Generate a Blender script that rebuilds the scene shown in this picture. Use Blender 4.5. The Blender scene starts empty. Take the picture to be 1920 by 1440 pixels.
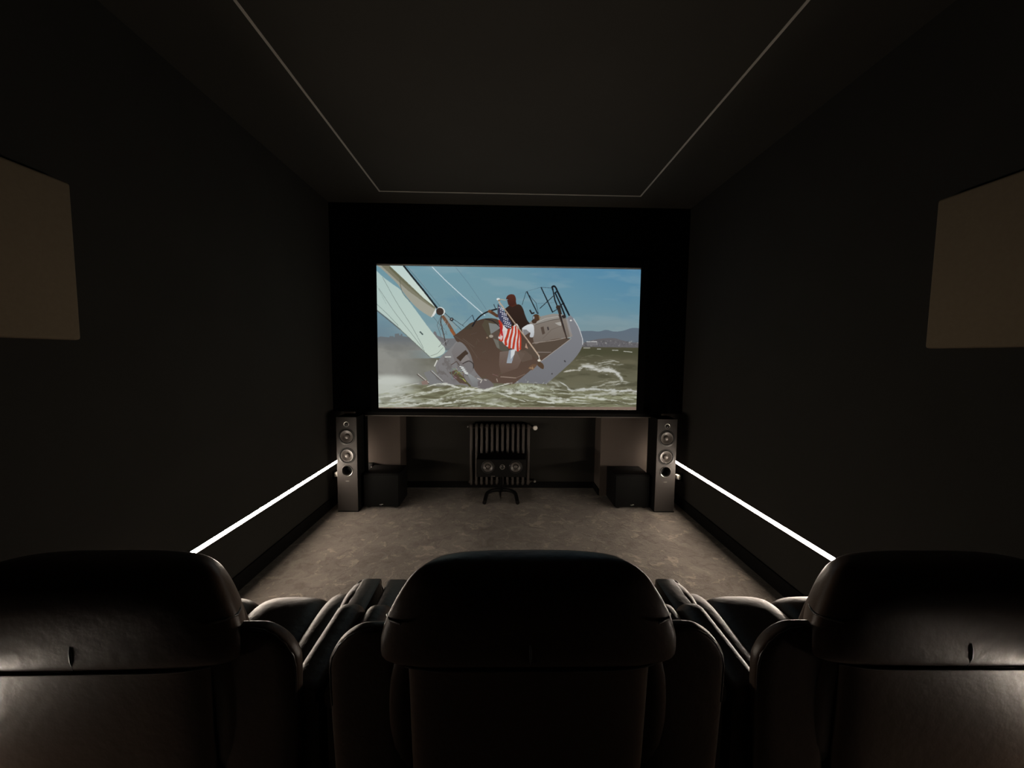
import bpy, bmesh, math, random
import numpy as np
from mathutils import Matrix, Vector

# ------------------------------------------------------------------ camera, world, exposure
scene = bpy.context.scene
C = scene.collection
CAM_H = 1.56
v = np.array([-15.0, 53.0, 720.0]); v /= np.linalg.norm(v)        # room's long axis in camera (right, up, forward)
rho = math.radians(0.5)
u0 = np.array([math.sin(rho), math.cos(rho), 0.0]); u = u0 - v * (u0 @ v); u /= np.linalg.norm(u)
r = np.cross(u, v)
if r[0] < 0: r = -r
# rows: camera right / up / forward expressed in world axes
right = Vector((r[0], v[0], u[0])); up = Vector((r[1], v[1], u[1])); fwd = Vector((r[2], v[2], u[2]))
cam_data = bpy.data.cameras.new('camera'); cam = bpy.data.objects.new('camera', cam_data); C.objects.link(cam)
cam_data.sensor_fit = 'HORIZONTAL'; cam_data.sensor_width = 36.0; cam_data.lens = 36.0 * 720.0 / 1920.0
cam_data.clip_start = 0.02; cam_data.clip_end = 50
m = Matrix.Identity(4)
for i in range(3):
    m[i][0] = right[i]; m[i][1] = up[i]; m[i][2] = -fwd[i]
m[2][3] = CAM_H
cam.matrix_world = m
scene.camera = cam

world = bpy.data.worlds.new('world'); scene.world = world; world.use_nodes = True
world.node_tree.nodes['Background'].inputs[0].default_value = (0, 0, 0, 1)
world.node_tree.nodes['Background'].inputs[1].default_value = 0.0
vs = scene.view_settings
vs.view_transform = 'Standard'; vs.look = 'None'; vs.gamma = 1.0; vs.use_curve_mapping = False
vs.exposure = 0.0
LED_RADIANCE = 130.0
LED_COLOUR = (1.0, 0.85, 0.70)
LED_Y0, LED_Y1, LED_Z = 0.72, 4.19, 0.44

# ------------------------------------------------------------------ room dimensions (metres)
XL, XR = -1.74, 1.86
YB, YF, YS = -1.30, 4.459, 3.93          # rear wall, front wall, screen wall plane
ZC = 3.048

# ------------------------------------------------------------------ helpers
def lin(c):
    return tuple(((x / 255) / 12.92 if x / 255 <= 0.04045 else ((x / 255 + 0.055) / 1.055) ** 2.4) for x in c)

def mat(name, col, rough=0.6, metal=0.0, spec=0.5, bump=0.0, bscale=200.0, var=0.0, vscale=4.0, detail=4.0, coat=0.0, sheen=0.0):
    mt = bpy.data.materials.new(name); mt.use_nodes = True
    nt = mt.node_tree; b = nt.nodes['Principled BSDF']
    b.inputs['Base Color'].default_value = (*col, 1); b.inputs['Roughness'].default_value = rough
    b.inputs['Metallic'].default_value = metal; b.inputs['Specular IOR Level'].default_value = spec
    b.inputs['Coat Weight'].default_value = coat; b.inputs['Sheen Weight'].default_value = sheen
    tc = nt.nodes.new('ShaderNodeTexCoord')
    if var > 0:
        n = nt.nodes.new('ShaderNodeTexNoise'); n.inputs['Scale'].default_value = vscale; n.inputs['Detail'].default_value = detail
        nt.links.new(tc.outputs['Object'], n.inputs['Vector'])
        rp = nt.nodes.new('ShaderNodeValToRGB')
        rp.color_ramp.elements[0].position = 0.3; rp.color_ramp.elements[1].position = 0.7
        rp.color_ramp.elements[0].color = (*[c * (1 - var) for c in col], 1)
        rp.color_ramp.elements[1].color = (*[min(1, c * (1 + var)) for c in col], 1)
        nt.links.new(n.outputs['Fac'], rp.inputs['Fac']); nt.links.new(rp.outputs['Color'], b.inputs['Base Color'])
    if bump > 0:
        n2 = nt.nodes.new('ShaderNodeTexNoise'); n2.inputs['Scale'].default_value = bscale; n2.inputs['Detail'].default_value = 6
        nt.links.new(tc.outputs['Object'], n2.inputs['Vector'])
        bp = nt.nodes.new('ShaderNodeBump'); bp.inputs['Strength'].default_value = bump; bp.inputs['Distance'].default_value = 0.01
        nt.links.new(n2.outputs['Fac'], bp.inputs['Height']); nt.links.new(bp.outputs['Normal'], b.inputs['Normal'])
    return mt

def emit(name, col, strength):
    mt = bpy.data.materials.new(name); mt.use_nodes = True
    nt = mt.node_tree; b = nt.nodes['Principled BSDF']
    b.inputs['Base Color'].default_value = (0.8, 0.8, 0.8, 1)
    b.inputs['Emission Color'].default_value = (*col, 1); b.inputs['Emission Strength'].default_value = strength
    return mt

def obj(name, bm, material, parent=None, smooth=False, angle=None):
    me = bpy.data.meshes.new(name); bm.normal_update(); bm.to_mesh(me); bm.free()
    me.materials.append(material)
    if smooth:
        me.polygons.foreach_set('use_smooth', [True] * len(me.polygons))
        if angle: me.set_sharp_from_angle(angle=math.radians(angle))
    o = bpy.data.objects.new(name, me); C.objects.link(o)
    if parent: o.parent = parent
    return o

def tag(o, label=None, cat=None, group=None, kind=None):
    if label: o['label'] = label
    if cat: o['category'] = cat
    if group: o['group'] = group
    if kind: o['kind'] = kind
    return o

def thing(name, label, cat, loc, rz=0.0, group=None):
    o = bpy.data.objects.new(name, None); C.objects.link(o)
    o.location = loc; o.rotation_euler = (0, 0, rz); o.empty_display_size = 0.05
    return tag(o, label, cat, group)

def copy_tree(o, parent=None):
    c = o.copy(); C.objects.link(c)
    if parent: c.parent = parent
    for ch in list(o.children): copy_tree(ch, c)
    return c

def box(bm, x0, x1, y0, y1, z0, z1, bev=0.0, seg=2):
    vs_ = [bm.verts.new(p) for p in ((x0,y0,z0),(x1,y0,z0),(x1,y1,z0),(x0,y1,z0),(x0,y0,z1),(x1,y0,z1),(x1,y1,z1),(x0,y1,z1))]
    fs = [bm.faces.new([vs_[i] for i in f]) for f in ((3,2,1,0),(4,5,6,7),(0,1,5,4),(1,2,6,5),(2,3,7,6),(3,0,4,7))]
    if bev > 0:
        es = list({e for f in fs for e in f.edges})
        bmesh.ops.bevel(bm, geom=es, offset=bev, segments=seg, profile=0.5, affect='EDGES')
    return bm

def bx(*a, **k): return box(bmesh.new(), *a, **k)

def rings(bm, rs, closed_ends=True):
    """join rings of equal length into a skin; ends capped"""
    vr = [[bm.verts.new(p) for p in ring] for ring in rs]
    n = len(vr[0])
    for a, b in zip(vr, vr[1:]):
        for i in range(n):
            bm.faces.new((a[i], a[(i+1) % n], b[(i+1) % n], b[i]))
    if closed_ends:
        bm.faces.new(list(reversed(vr[0]))); bm.faces.new(vr[-1])
    bmesh.ops.recalc_face_normals(bm, faces=bm.faces[:])
    return bm

def sup(hx, hy, n=2.0, k=32):
    out = []
    for i in range(k):
        t = 2 * math.pi * i / k
        c, s = math.cos(t), math.sin(t)
        out.append((math.copysign(abs(c) ** (2 / n), c) * hx, math.copysign(abs(s) ** (2 / n), s) * hy))
    return out

def loft(secs, axis='Z', k=32, ends=True, taper=0.0, sub=3):
    """secs: (t, ca, cb, ha, hb, n) superellipse sections along an axis"""
    if sub > 1:                      # smooth in-between sections
        P_ = [np.array(q, float) for q in secs]; fine = []
        for i in range(len(P_) - 1):
            p0, p1, p2, p3 = P_[max(0, i - 1)], P_[i], P_[i + 1], P_[min(len(P_) - 1, i + 2)]
            for j in range(sub):
                f = j / sub
                q = 0.5 * (2 * p1 + (p2 - p0) * f + (2 * p0 - 5 * p1 + 4 * p2 - p3) * f * f + (3 * p1 - p0 - 3 * p2 + p3) * f ** 3)
                lo, hi = np.minimum(p1, p2), np.maximum(p1, p2)
                fine.append(tuple(np.clip(q, lo - 0.15 * (hi - lo), hi + 0.15 * (hi - lo))) if 0 < j else tuple(p1))
        secs = fine + [tuple(P_[-1])]
    bm = bmesh.new(); rs = []
    for (t, ca, cb, ha, hb, n) in secs:
        ring = []
        for (a, b) in sup(ha, hb, n, k):
            if taper: a *= (1 + taper * 0.25) * (1 - taper * (b / hb + 1) / 2)
            if axis == 'Z': ring.append((ca + a, cb + b, t))
            elif axis == 'Y': ring.append((ca + a, t, cb + b))
            else: ring.append((t, ca + a, cb + b))
        rs.append(ring)
    return rings(bm, rs, ends)

def pillow(cx, cy, cz, hx, hy, hz, n=3.5, nz=4.0, axis='Z', k=36, m_=14):
    """puffy cushion: superellipsoid"""
    secs = []
    for j in range(m_ + 1):
        ph = -math.pi / 2 + math.pi * j / m_
        c = max(0.02, abs(math.cos(ph))) ** (2 / nz); s = math.copysign(abs(math.sin(ph)) ** (2 / nz), math.sin(ph))
        if axis == 'Z': secs.append((cz + s * hz, cx, cy, hx * c, hy * c, n))
        elif axis == 'Y': secs.append((cy + s * hy, cx, cz, hx * c, hz * c, n))
        else: secs.append((cx + s * hx, cy, cz, hy * c, hz * c, n))
    return loft(secs, axis, k)

def tube(bm, pts, rad, k=8, closed=False):
    pts = [Vector(p) for p in pts]; rs = []; nrm = None
    for i, p in enumerate(pts):
        if i == 0: d = pts[1] - p
        elif i == len(pts) - 1: d = p - pts[i-1]
        else: d = pts[i+1] - pts[i-1]
        d.normalize()
        if nrm is None: nrm = d.orthogonal().normalized()
        nrm = (nrm - d * nrm.dot(d))
        if nrm.length < 1e-6: nrm = d.orthogonal()
        nrm.normalize(); bn = d.cross(nrm)
        rr = rad[i] if isinstance(rad, (list, tuple)) else rad
        rs.append([p + (nrm * math.cos(2*math.pi*j/k) + bn * math.sin(2*math.pi*j/k)) * rr for j in range(k)])
    return rings(bm, rs)

def lathe(prof, loc, axis='-Y', k=32):
    """prof: (radius, height along axis) list"""
    bm = bmesh.new(); rs = []
    for (rad, h) in prof:
        ring = []
        for j in range(k):
            a = 2 * math.pi * j / k; c, s = math.cos(a) * rad, math.sin(a) * rad
            if axis == '-Y': ring.append((loc[0] + c, loc[1] - h, loc[2] + s))
            elif axis == 'Z': ring.append((loc[0] + c, loc[1] + s, loc[2] + h))
            else: ring.append((loc[0] + h, loc[1] + c, loc[2] + s))
        rs.append(ring)
    rings(bm, rs, False)
    for ring_, (rad, h) in ((0, prof[0]), (-1, prof[-1])):        # only pointed ends are closed
        if rad < 0.004 or (axis == 'Z' and ring_ == 0):
            e0 = [vv for vv in bm.verts if vv.is_boundary]
            n_ = len(bm.verts); bm.verts.ensure_lookup_table()
            lp = [bm.verts[j] for j in (range(k) if ring_ == 0 else range(n_ - k, n_))]
            bm.faces.new(lp)
    bmesh.ops.recalc_face_normals(bm, faces=bm.faces[:])
    return bm

# ------------------------------------------------------------------ materials
M = {}
M['wall'] = mat('dark_wall_paint', (0.020, 0.0188, 0.0165), 0.9, spec=0.15, bump=0.05, bscale=120, var=0.06, vscale=3)
M['ceil'] = mat('dark_ceiling_paint', (0.040, 0.037, 0.032), 0.95, spec=0.1, bump=0.04, bscale=120, var=0.05, vscale=2)
M['pillar'] = mat('grey_pillar_paint', (0.058, 0.047, 0.040), 0.9, spec=0.15, bump=0.05, bscale=120)
M['velvet'] = mat('black_velvet', (0.0022, 0.0021, 0.002), 0.95, spec=0.03, bump=0.1, bscale=500)
M['skirt'] = mat('black_skirting', (0.003, 0.0028, 0.0026), 0.7, spec=0.08, bump=0.02, bscale=60)
M['blackbox'] = mat('black_vinyl', (0.0032, 0.0031, 0.003), 0.6, spec=0.12, bump=0.08, bscale=400)
M['baffle'] = mat('dark_grey_baffle', (0.026, 0.0225, 0.0205), 0.55, spec=0.25, bump=0.06, bscale=300)
M['grille'] = mat('black_grille_cloth', (0.0034, 0.0035, 0.0034), 0.9, spec=0.08, bump=0.25, bscale=900)
M['rubber'] = mat('black_rubber', (0.010, 0.0095, 0.009), 0.5, spec=0.4)
M['cone'] = mat('speaker_cone', (0.06, 0.053, 0.048), 0.42, spec=0.5, bump=0.03, bscale=120)
M['silver'] = mat('satin_silver', (0.5, 0.48, 0.45), 0.3, metal=0.9)
M['rail'] = mat('dull_metal_rail', (0.13, 0.118, 0.105), 0.5, spec=0.3)
M['white'] = mat('white_plastic', (0.75, 0.72, 0.67), 0.4, var=0.03)
M['rad'] = mat('radiator_enamel', (0.050, 0.043, 0.038), 0.45, spec=0.3, bump=0.02, bscale=60)
M['leather'] = mat('black_leather', (0.054, 0.0345, 0.0245), 0.43, spec=0.34, bump=0.16, bscale=34, var=0.12, vscale=9)
M['piping'] = mat('black_piping', (0.035, 0.029, 0.025), 0.33, spec=0.5)
M['panel'] = mat('beige_acoustic_fabric', (0.135, 0.106, 0.072), 0.95, spec=0.1, bump=0.12, bscale=700, var=0.04, vscale=60)
M['alu'] = mat('grey_profile', (0.35, 0.33, 0.30), 0.4, metal=0.6)
M['diff_off'] = mat('unlit_opal_diffuser', (0.42, 0.385, 0.345), 0.5, var=0.08, vscale=5)
M['led'] = emit('lit_opal_diffuser', LED_COLOUR, LED_RADIANCE)
M['fabric'] = mat('screen_fabric', (0.6, 0.58, 0.55), 0.9, spec=0.1)

def carpet_material():
    mt = bpy.data.materials.new('velvet_pile_carpet'); mt.use_nodes = True
    nt = mt.node_tree; b = nt.nodes['Principled BSDF']; L = nt.links.new
    tc = nt.nodes.new('ShaderNodeTexCoord')
    def noise(sc, det, dist, vec=None, rough=0.55):
        n = nt.nodes.new('ShaderNodeTexNoise'); n.inputs['Scale'].default_value = sc; n.inputs['Detail'].default_value = det
        n.inputs['Distortion'].default_value = dist; n.inputs['Roughness'].default_value = rough
        L(vec or tc.outputs['Object'], n.inputs['Vector']); return n
    def ramp(src, stops):
        rp = nt.nodes.new('ShaderNodeValToRGB'); cr = rp.color_ramp
        while len(cr.elements) < len(stops): cr.elements.new(0.5)
        for e, (p, c) in zip(cr.elements, stops): e.position = p; e.color = (*c, 1)
        L(src, rp.inputs['Fac']); return rp
    # brushed pile: sheen of patches lying in different directions painted into the colour, with paler swipes along some of their edges
    wob = noise(5.0, 4, 0.0)
    wm = nt.nodes.new('ShaderNodeMix'); wm.data_type = 'RGBA'; wm.blend_type = 'LINEAR_LIGHT'; wm.inputs['Factor'].default_value = 0.22
    L(tc.outputs['Object'], wm.inputs[6]); L(wob.outputs['Color'], wm.inputs[7])
    vo = nt.nodes.new('ShaderNodeTexVoronoi'); vo.feature = 'SMOOTH_F1'; vo.inputs['Scale'].default_value = 5.5; vo.inputs['Smoothness'].default_value = 0.6
    L(wm.outputs[2], vo.inputs['Vector'])
    bw = nt.nodes.new('ShaderNodeSeparateColor'); L(vo.outputs['Color'], bw.inputs[0])
    patch = ramp(bw.outputs[0], [(0.0, (0.84, 0.83, 0.82)), (1.0, (1.12, 1.12, 1.12))])
    big = noise(1.7, 4, 0.6)
    streak = noise(7.5, 8, 0.8, wm.outputs[2], 0.66)
    fine = noise(420, 2, 0)
    a = ramp(big.outputs['Fac'], [(0.30, (0.108, 0.093, 0.080)), (0.72, (0.160, 0.140, 0.122))])
    s = ramp(streak.outputs['Fac'], [(0.36, (0.70, 0.69, 0.68)), (0.48, (0.95, 0.95, 0.95)), (0.570, (1.0, 1.0, 1.0)), (0.612, (1.50, 1.47, 1.42)), (0.74, (1.72, 1.68, 1.62))])
    m1 = nt.nodes.new('ShaderNodeMix'); m1.data_type = 'RGBA'; m1.blend_type = 'MULTIPLY'; m1.inputs['Factor'].default_value = 1.0
    L(a.outputs['Color'], m1.inputs[6]); L(patch.outputs['Color'], m1.inputs[7])
    mx = nt.nodes.new('ShaderNodeMix'); mx.data_type = 'RGBA'; mx.blend_type = 'MULTIPLY'; mx.inputs['Factor'].default_value = 1.0
    L(m1.outputs[2], mx.inputs[6]); L(s.outputs['Color'], mx.inputs[7])
    L(mx.outputs[2], b.inputs['Base Color'])
    b.inputs['Roughness'].default_value = 0.95; b.inputs['Specular IOR Level'].default_value = 0.1
    b.inputs['Sheen Weight'].default_value = 0.1
    ad = nt.nodes.new('ShaderNodeMath'); ad.operation = 'MULTIPLY_ADD'; ad.inputs[1].default_value = 0.12
    L(fine.outputs['Fac'], ad.inputs[0]); L(streak.outputs['Fac'], ad.inputs[2])
    bp = nt.nodes.new('ShaderNodeBump'); bp.inputs['Strength'].default_value = 0.55; bp.inputs['Distance'].default_value = 0.03
    L(ad.outputs[0], bp.inputs['Height']); L(bp.outputs['Normal'], b.inputs['Normal'])
    return mt
M['carpet'] = carpet_material()

# ------------------------------------------------------------------ room shell
T = 0.12
def struct(name, bm, mt, parent=None):
    o = obj(name, bm, mt, parent)
    if parent is None: o['kind'] = 'structure'
    return o
struct('floor', bx(XL - T, XR + T, YB - T, YF + T, -0.1, 0.0), M['carpet'])
struct('ceiling', bx(XL - T, XR + T, YB - T, YF + T, ZC, ZC + 0.1), M['ceil'])
struct('wall_left', bx(XL - T, XL, YB - T, YF + T, 0, ZC), M['wall'])
struct('wall_right', bx(XR, XR + T, YB - T, YF + T, 0, ZC), M['wall'])
struct('wall_back', bx(XL, XR, YB - T, YB, 0, ZC), M['wall'])
wf = struct('wall_front', bx(XL, XR, YF, YF + T, 0, ZC), M['wall'])
obj('pillar', bx(XL, -1.134, 4.20, YF, 0, 1.05, 0.004), M['pillar'], wf)
obj('pillar', bx(1.084, XR, 4.20, YF, 0, 1.05, 0.004), M['pillar'], wf)
SK = 0.11
struct('baseboard_left', bx(XL, XL + 0.014, YB, 4.20, 0, SK, 0.004), M['skirt'])
struct('baseboard_right', bx(XR - 0.014, XR, YB, 4.20, 0, SK, 0.004), M['skirt'])
bf = struct('baseboard_front', bx(-1.134, 1.084, YF - 0.014, YF, 0, 0.075, 0.004), M['skirt'])
obj('side_board', bx(-1.134, -1.120, 4.20, YF, 0, 0.075, 0.004), M['skirt'], bf)
obj('side_board', bx(1.070, 1.084, 4.20, YF, 0, 0.075, 0.004), M['skirt'], bf)
# black screen wall standing in front of the recess
ws = struct('wall_screen', bx(XL, XR, YS, YS + 0.07, 0.975, ZC), M['velvet'])
obj('post', bx(-1.515, -1.416, YS, YS + 0.07, 0, 0.975), M['velvet'], ws)
obj('post', bx(1.535, 1.640, YS, YS + 0.07, 0, 0.975), M['velvet'], ws)
obj('soffit', bx(XL, XR, YS + 0.07, 4.20, 0.985, 1.05), M['velvet'], ws)
obj('soffit', bx(-1.134, 1.084, 4.20, YF, 0.985, 1.05), M['velvet'], ws)
obj('lower_rail', bx(-1.416, 1.535, YS - 0.006, YS + 0.07, 0.938, 0.975, 0.003), M['skirt'], ws)
obj('edge_profile', bx(-1.416, 1.535, YS - 0.008, YS + 0.03, 0.932, 0.938), M['rail'], ws)

# ------------------------------------------------------------------ LED strips in the side walls
def led_strip(label, x, s):
    t = thing('led_strip', label, 'light strip', (x, 0, LED_Z), 0, 'lit strips along the side walls')
    # s = +1 when the strip faces +x
    X = lambda p, q: sorted((s * p, s * q))
    for z in (-0.0180, 0.0150):
        obj('profile_lip', bx(*X(0, 0.0065), LED_Y0, LED_Y1, z, z + 0.003), M['skirt'], t)
    obj('diffuser', bx(*X(0, 0.002), LED_Y0, LED_Y1, -0.0150, 0.0150), M['led'], t)
    for y in (LED_Y0 - 0.004, LED_Y1):
        obj('end_cap', bx(*X(0, 0.0065), y, y + 0.004, -0.018, 0.018), M['skirt'], t)
led_strip('glowing warm white light strip along the left wall', XL, 1)
led_strip('glowing warm white light strip along the right wall', XR, -1)

# unlit light channel in the ceiling
cl = thing('ceiling_light_channel', 'thin unlit rectangular light channel set into the dark ceiling', 'light channel', (0, 0, ZC))
X0, X1, Y0, Y1, w = -1.156, 1.258, 0.3, 3.655, 0.013
for a in ((X0, X0 + w, Y0, Y1), (X1 - w, X1, Y0 , Y1), (X0 + w, X1 - w, Y1 - w, Y1), (X0 + w, X1 - w, Y0, Y0 + w)):
    obj('diffuser', bx(*a, -0.004, 0.0), M['diff_off'], cl)

# ------------------------------------------------------------------ acoustic panels
def acoustic_panel(label, x, s, yfar, z0, z1):
    t = thing('acoustic_panel', label, 'wall panel', (x, yfar - 0.6, z0), 0, 'beige wall panels')
    a, b = sorted((s * 0.012, s * 0.062))
    bm = bx(a, b, 0, 0.6, 0, z1 - z0, 0.012, 3)
    obj('fabric_cover', bm, M['panel'], t, smooth=True, angle=40)
    a, b = sorted((0, s * 0.012))
    obj('backing_board', bx(a, b, 0.05, 0.55, 0.05, z1 - z0 - 0.05), M['skirt'], t)
acoustic_panel('beige fabric acoustic panel on the left wall', XL, 1, 1.572, 1.604, 2.206)
acoustic_panel('beige fabric acoustic panel on the right wall', XR, -1, 1.615, 1.609, 2.224)

# ------------------------------------------------------------------ projection screen and the picture on it
# The film still is drawn into an array (units below: 1920 x 1087 drawing units), then stored as the colour of a flat mesh.
def film_picture():
    W_, H_ = 1920, 1087
    yy, xx = np.mgrid[0:H_, 0:W_].astype(np.float32)
    rng = np.random.RandomState(7)
    def vnoise(sx, sy, ang=0.0, seed=0):
        rs = np.random.RandomState(seed)
        c, s = math.cos(ang), math.sin(ang)
        xh, yh = xx[::2, ::2], yy[::2, ::2]
        a = (xh * c + yh * s) / sx + 50; b = (-xh * s + yh * c) / sy + 50
        i = np.floor(a).astype(int); j = np.floor(b).astype(int); fa = a - i; fb = b - j
        fa = fa * fa * (3 - 2 * fa); fb = fb * fb * (3 - 2 * fb)
        g = rs.rand(512, 512).astype(np.float32)
        f = lambda p, q: g[p % 512, q % 512]
        t = (f(i, j) * (1 - fa) + f(i + 1, j) * fa) * (1 - fb) + (f(i, j + 1) * (1 - fa) + f(i + 1, j + 1) * fa) * fb
        return t
    def fbm(sx, sy, ang=0.0, seed=0, o=4):
        t = 0; amp = 1; tot = 0
        for k in range(o):
            t = t + amp * vnoise(sx / 2 ** k, sy / 2 ** k, ang, seed + k); tot += amp; amp *= 0.55
        return (np.repeat(np.repeat(t / tot, 2, 0), 2, 1))[:H_, :W_]
    def ss(a, b, x): 
        t = np.clip((x - a) / (b - a), 0, 1); return t * t * (3 - 2 * t)
    img = np.zeros((H_, W_, 3), np.float32)
    def blend(mask, col):
        col = np.asarray(col, np.float32)
        img[:] = img * (1 - mask[..., None]) + col * mask[..., None]
    def pmask(pts, x0, y0, x1, y1):
        X = xx[y0:y1, x0:x1] + 0.5; Y = yy[y0:y1, x0:x1] + 0.5
        ins = np.zeros(X.shape, bool); n = len(pts)
        for i in range(n):
            ax, ay = pts[i]; bx_, by = pts[(i + 1) % n]
            if ay == by: continue
            c = ((ay > Y) != (by > Y)) & (X < (bx_ - ax) * (Y - ay) / (by - ay) + ax)
            ins ^= c
        return ins
    def poly(pts, col, col2=None, d=(0, 1), a=1.0):
        xs = [p[0] for p in pts]; ys = [p[1] for p in pts]
        x0, x1 = max(0, int(min(xs))), min(W_, int(max(xs)) + 2); y0, y1 = max(0, int(min(ys))), min(H_, int(max(ys)) + 2)
        if x1 <= x0 or y1 <= y0: return
        mk = pmask(pts, x0, y0, x1, y1).astype(np.float32) * a
        c = np.asarray(col, np.float32)
        if col2 is not None:
            pr = xx[y0:y1, x0:x1] * d[0] + yy[y0:y1, x0:x1] * d[1]
            vals = [p[0] * d[0] + p[1] * d[1] for p in pts]
            t = np.clip((pr - min(vals)) / (max(vals) - min(vals)), 0, 1)[..., None]
            c = c * (1 - t) + np.asarray(col2, np.float32) * t
        sub = img[y0:y1, x0:x1]; sub[:] = sub * (1 - mk[..., None]) + c * mk[..., None]
    def line(pts, w, col, a=1.0, w2=None):
        for i in range(len(pts) - 1):
            (ax, ay), (bx_, by) = pts[i], pts[i + 1]
            L_ = math.hypot(bx_ - ax, by - ay)
            if L_ < 1e-6: continue
            wa = w if w2 is None else w + (w2 - w) * i / max(1, len(pts) - 1); wb = w if w2 is None else w + (w2 - w) * (i + 1) / max(1, len(pts) - 1)
            nx, ny = -(by - ay) / L_ / 2, (bx_ - ax) / L_ / 2
            poly([(ax + nx * wa, ay + ny * wa), (bx_ + nx * wb, by + ny * wb), (bx_ - nx * wb, by - ny * wb), (ax - nx * wa, ay - ny * wa)], col, a=a)
            if w > 4: disc(bx_, by, wb / 2, wb / 2, col, a)
    def disc(cx, cy, rx, ry, col, a=1.0, ang=0.0):
        c, s = math.cos(ang), math.sin(ang)
        poly([(cx + rx * math.cos(t) * c - ry * math.sin(t) * s, cy + rx * math.cos(t) * s + ry * math.sin(t) * c) for t in np.linspace(0, 2 * math.pi, 24, endpoint=False)], col, a=a)
    def curve(pts, n=10):
        out = []
        P = [pts[0]] + list(pts) + [pts[-1]]
        for i in range(1, len(P) - 2):
            p0, p1, p2, p3 = [np.array(q, float) for q in P[i - 1:i + 3]]
            for t in np.linspace(0, 1, n, endpoint=False):
                out.append(tuple(0.5 * (2 * p1 + (p2 - p0) * t + (2 * p0 - 5 * p1 + 4 * p2 - p3) * t * t + (3 * p1 - p0 - 3 * p2 + p3) * t ** 3)))
        out.append(pts[-1]); return out
    # --- sky
    tx = xx / W_; ty = np.clip((yy - 70) / 480, 0, 1)
    top = np.stack([108 - 32 * ss(.35, 1, tx), 147 - 18 * ss(.35, 1, tx), 160 + 2 * tx], -1)
    bot = np.stack([122 - 8 * tx, 149 - 4 * tx, 156 - 3 * tx], -1)
    img[:] = top * (1 - ty[..., None]) + bot * ty[..., None]
    cl_ = fbm(300, 70, 0.05, 3); blend(ss(.52, .75, cl_) * 0.22, (158, 172, 176))
    blend(ss(.55, .8, fbm(220, 120, 0.1, 21)) * 0.25, (84, 128, 158))
    blend((ss(330, 560, yy) * ss(420, 60, xx)) * 0.8, (104, 124, 136))
    blend(ss(640, 0, np.hypot((xx - 1640) * 1.0, (yy - 520) * 3.2)) * 0.55, (128, 143, 148))
    # --- far shore
    poly([(1420, 512)] + curve([(1440, 510), (1500, 508), (1560, 512), (1610, 501), (1660, 512), (1720, 508), (1790, 488), (1850, 492)], 4) + [(1850, 640), (1420, 640)], (94, 107, 120), (100, 108, 116))
    poly([(1420, 600)] + curve([(1450, 590), (1520, 570), (1590, 560), (1660, 557), (1720, 572), (1780, 585), (1850, 588)], 4) + [(1850, 650), (1420, 650)], (97, 95, 98))
    spk = fbm(9, 6, 0, 31, 2)
    reg = ss(566, 580, yy) * ss(616, 606, yy) * ss(1440, 1460, xx)
    blend(ss(.68, .82, spk) * reg * .6, (170, 170, 165)); blend(ss(.34, .2, spk) * reg * .5, (60, 62, 60))
    line([(1476, 581), (1548, 581)], 4, (205, 207, 205)); line([(1546, 581), (1549, 606)], 3, (160, 160, 158)); poly([(1478, 585), (1545, 585), (1545, 606), (1478, 606)], (112, 110, 112))
    # city on the left
    poly([(60, 560), (90, 548), (150, 553), (152, 545), (178, 545), (178, 552), (186, 552), (186, 530), (215, 527), (216, 540), (226, 540), (226, 530), (236, 530), (238, 545), (300, 555), (420, 560), (600, 560), (600, 640), (60, 640)], (104, 109, 112))
    poly([(440, 540), (448, 512), (462, 516), (470, 540), (520, 560), (600, 560), (600, 640), (430, 600)], (112, 112, 114))
    # --- sea
    poly([(60, 700), (600, 690), (1430, 616), (1850, 622), (1850, 1060), (60, 1060)], (76, 73, 56), (122, 120, 100))
    swell = fbm(150, 34, 0.06, 5); blend(ss(.5, .75, swell) * ss(640, 720, yy) * .55, (104, 100, 80)); blend(ss(.5, .25, swell) * ss(660, 760, yy) * .5, (64, 62, 46))
    blend(ss(615, 640, yy) * ss(700, 650, yy) * ss(1380, 1450, xx) * .5, (66, 68, 48))
    # mist and spray on the left
    mist = ss(560, 640, yy) * ss(620, 200, xx + (yy - 600) * -.35)
    blend(mist * .95, (126, 126, 120))
    blend(mist * ss(.4, .7, fbm(160, 120, .5, 11)) * .5, (150, 150, 144))
    blend(mist * ss(.5, .3, fbm(200, 60, 0, 13)) * ss(700, 600, yy) * .5, (104, 106, 104))
    # --- sails
    jib = curve([(66, 108), (110, 150), (170, 195), (225, 235), (265, 290), (330, 375), (420, 498), (505, 602), (522, 630), (518, 655), (490, 676), (440, 691), (415, 678)], 6) + [(320, 588), (215, 490), (140, 425), (66, 368)]
    poly(jib, (172, 194, 190), (190, 203, 191), (0.3, 1))
    line([(66, 372), (140, 432), (222, 500)], 8, (92, 102, 104)); line([(200, 480), (300, 572), (420, 684)], 4, (104, 108, 100)); line([(66, 330), (140, 400), (210, 475)], 2.2, (96, 110, 106))
    line(curve([(105, 150), (200, 320), (300, 480), (378, 625)]), 2.4, (104, 116, 112)); line(curve([(80, 225), (190, 390), (300, 530), (385, 645)]), 2.4, (110, 122, 118))
    line([(66, 205), (130, 330)], 1.6, (140, 158, 152))
    line([(424, 678), (470, 662), (512, 620)], 2.5, (110, 118, 110)); line([(354, 514), (372, 533)], 9, (74, 86, 86))
    # boom and its sail
    poly(curve([(66, 72), (100, 95), (200, 190), (240, 245), (300, 320), (360, 375), (432, 420)], 5) + [(462, 352), (400, 300), (300, 205), (155, 73)], (150, 150, 138), (158, 156, 142), (0.4, 1))
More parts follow.
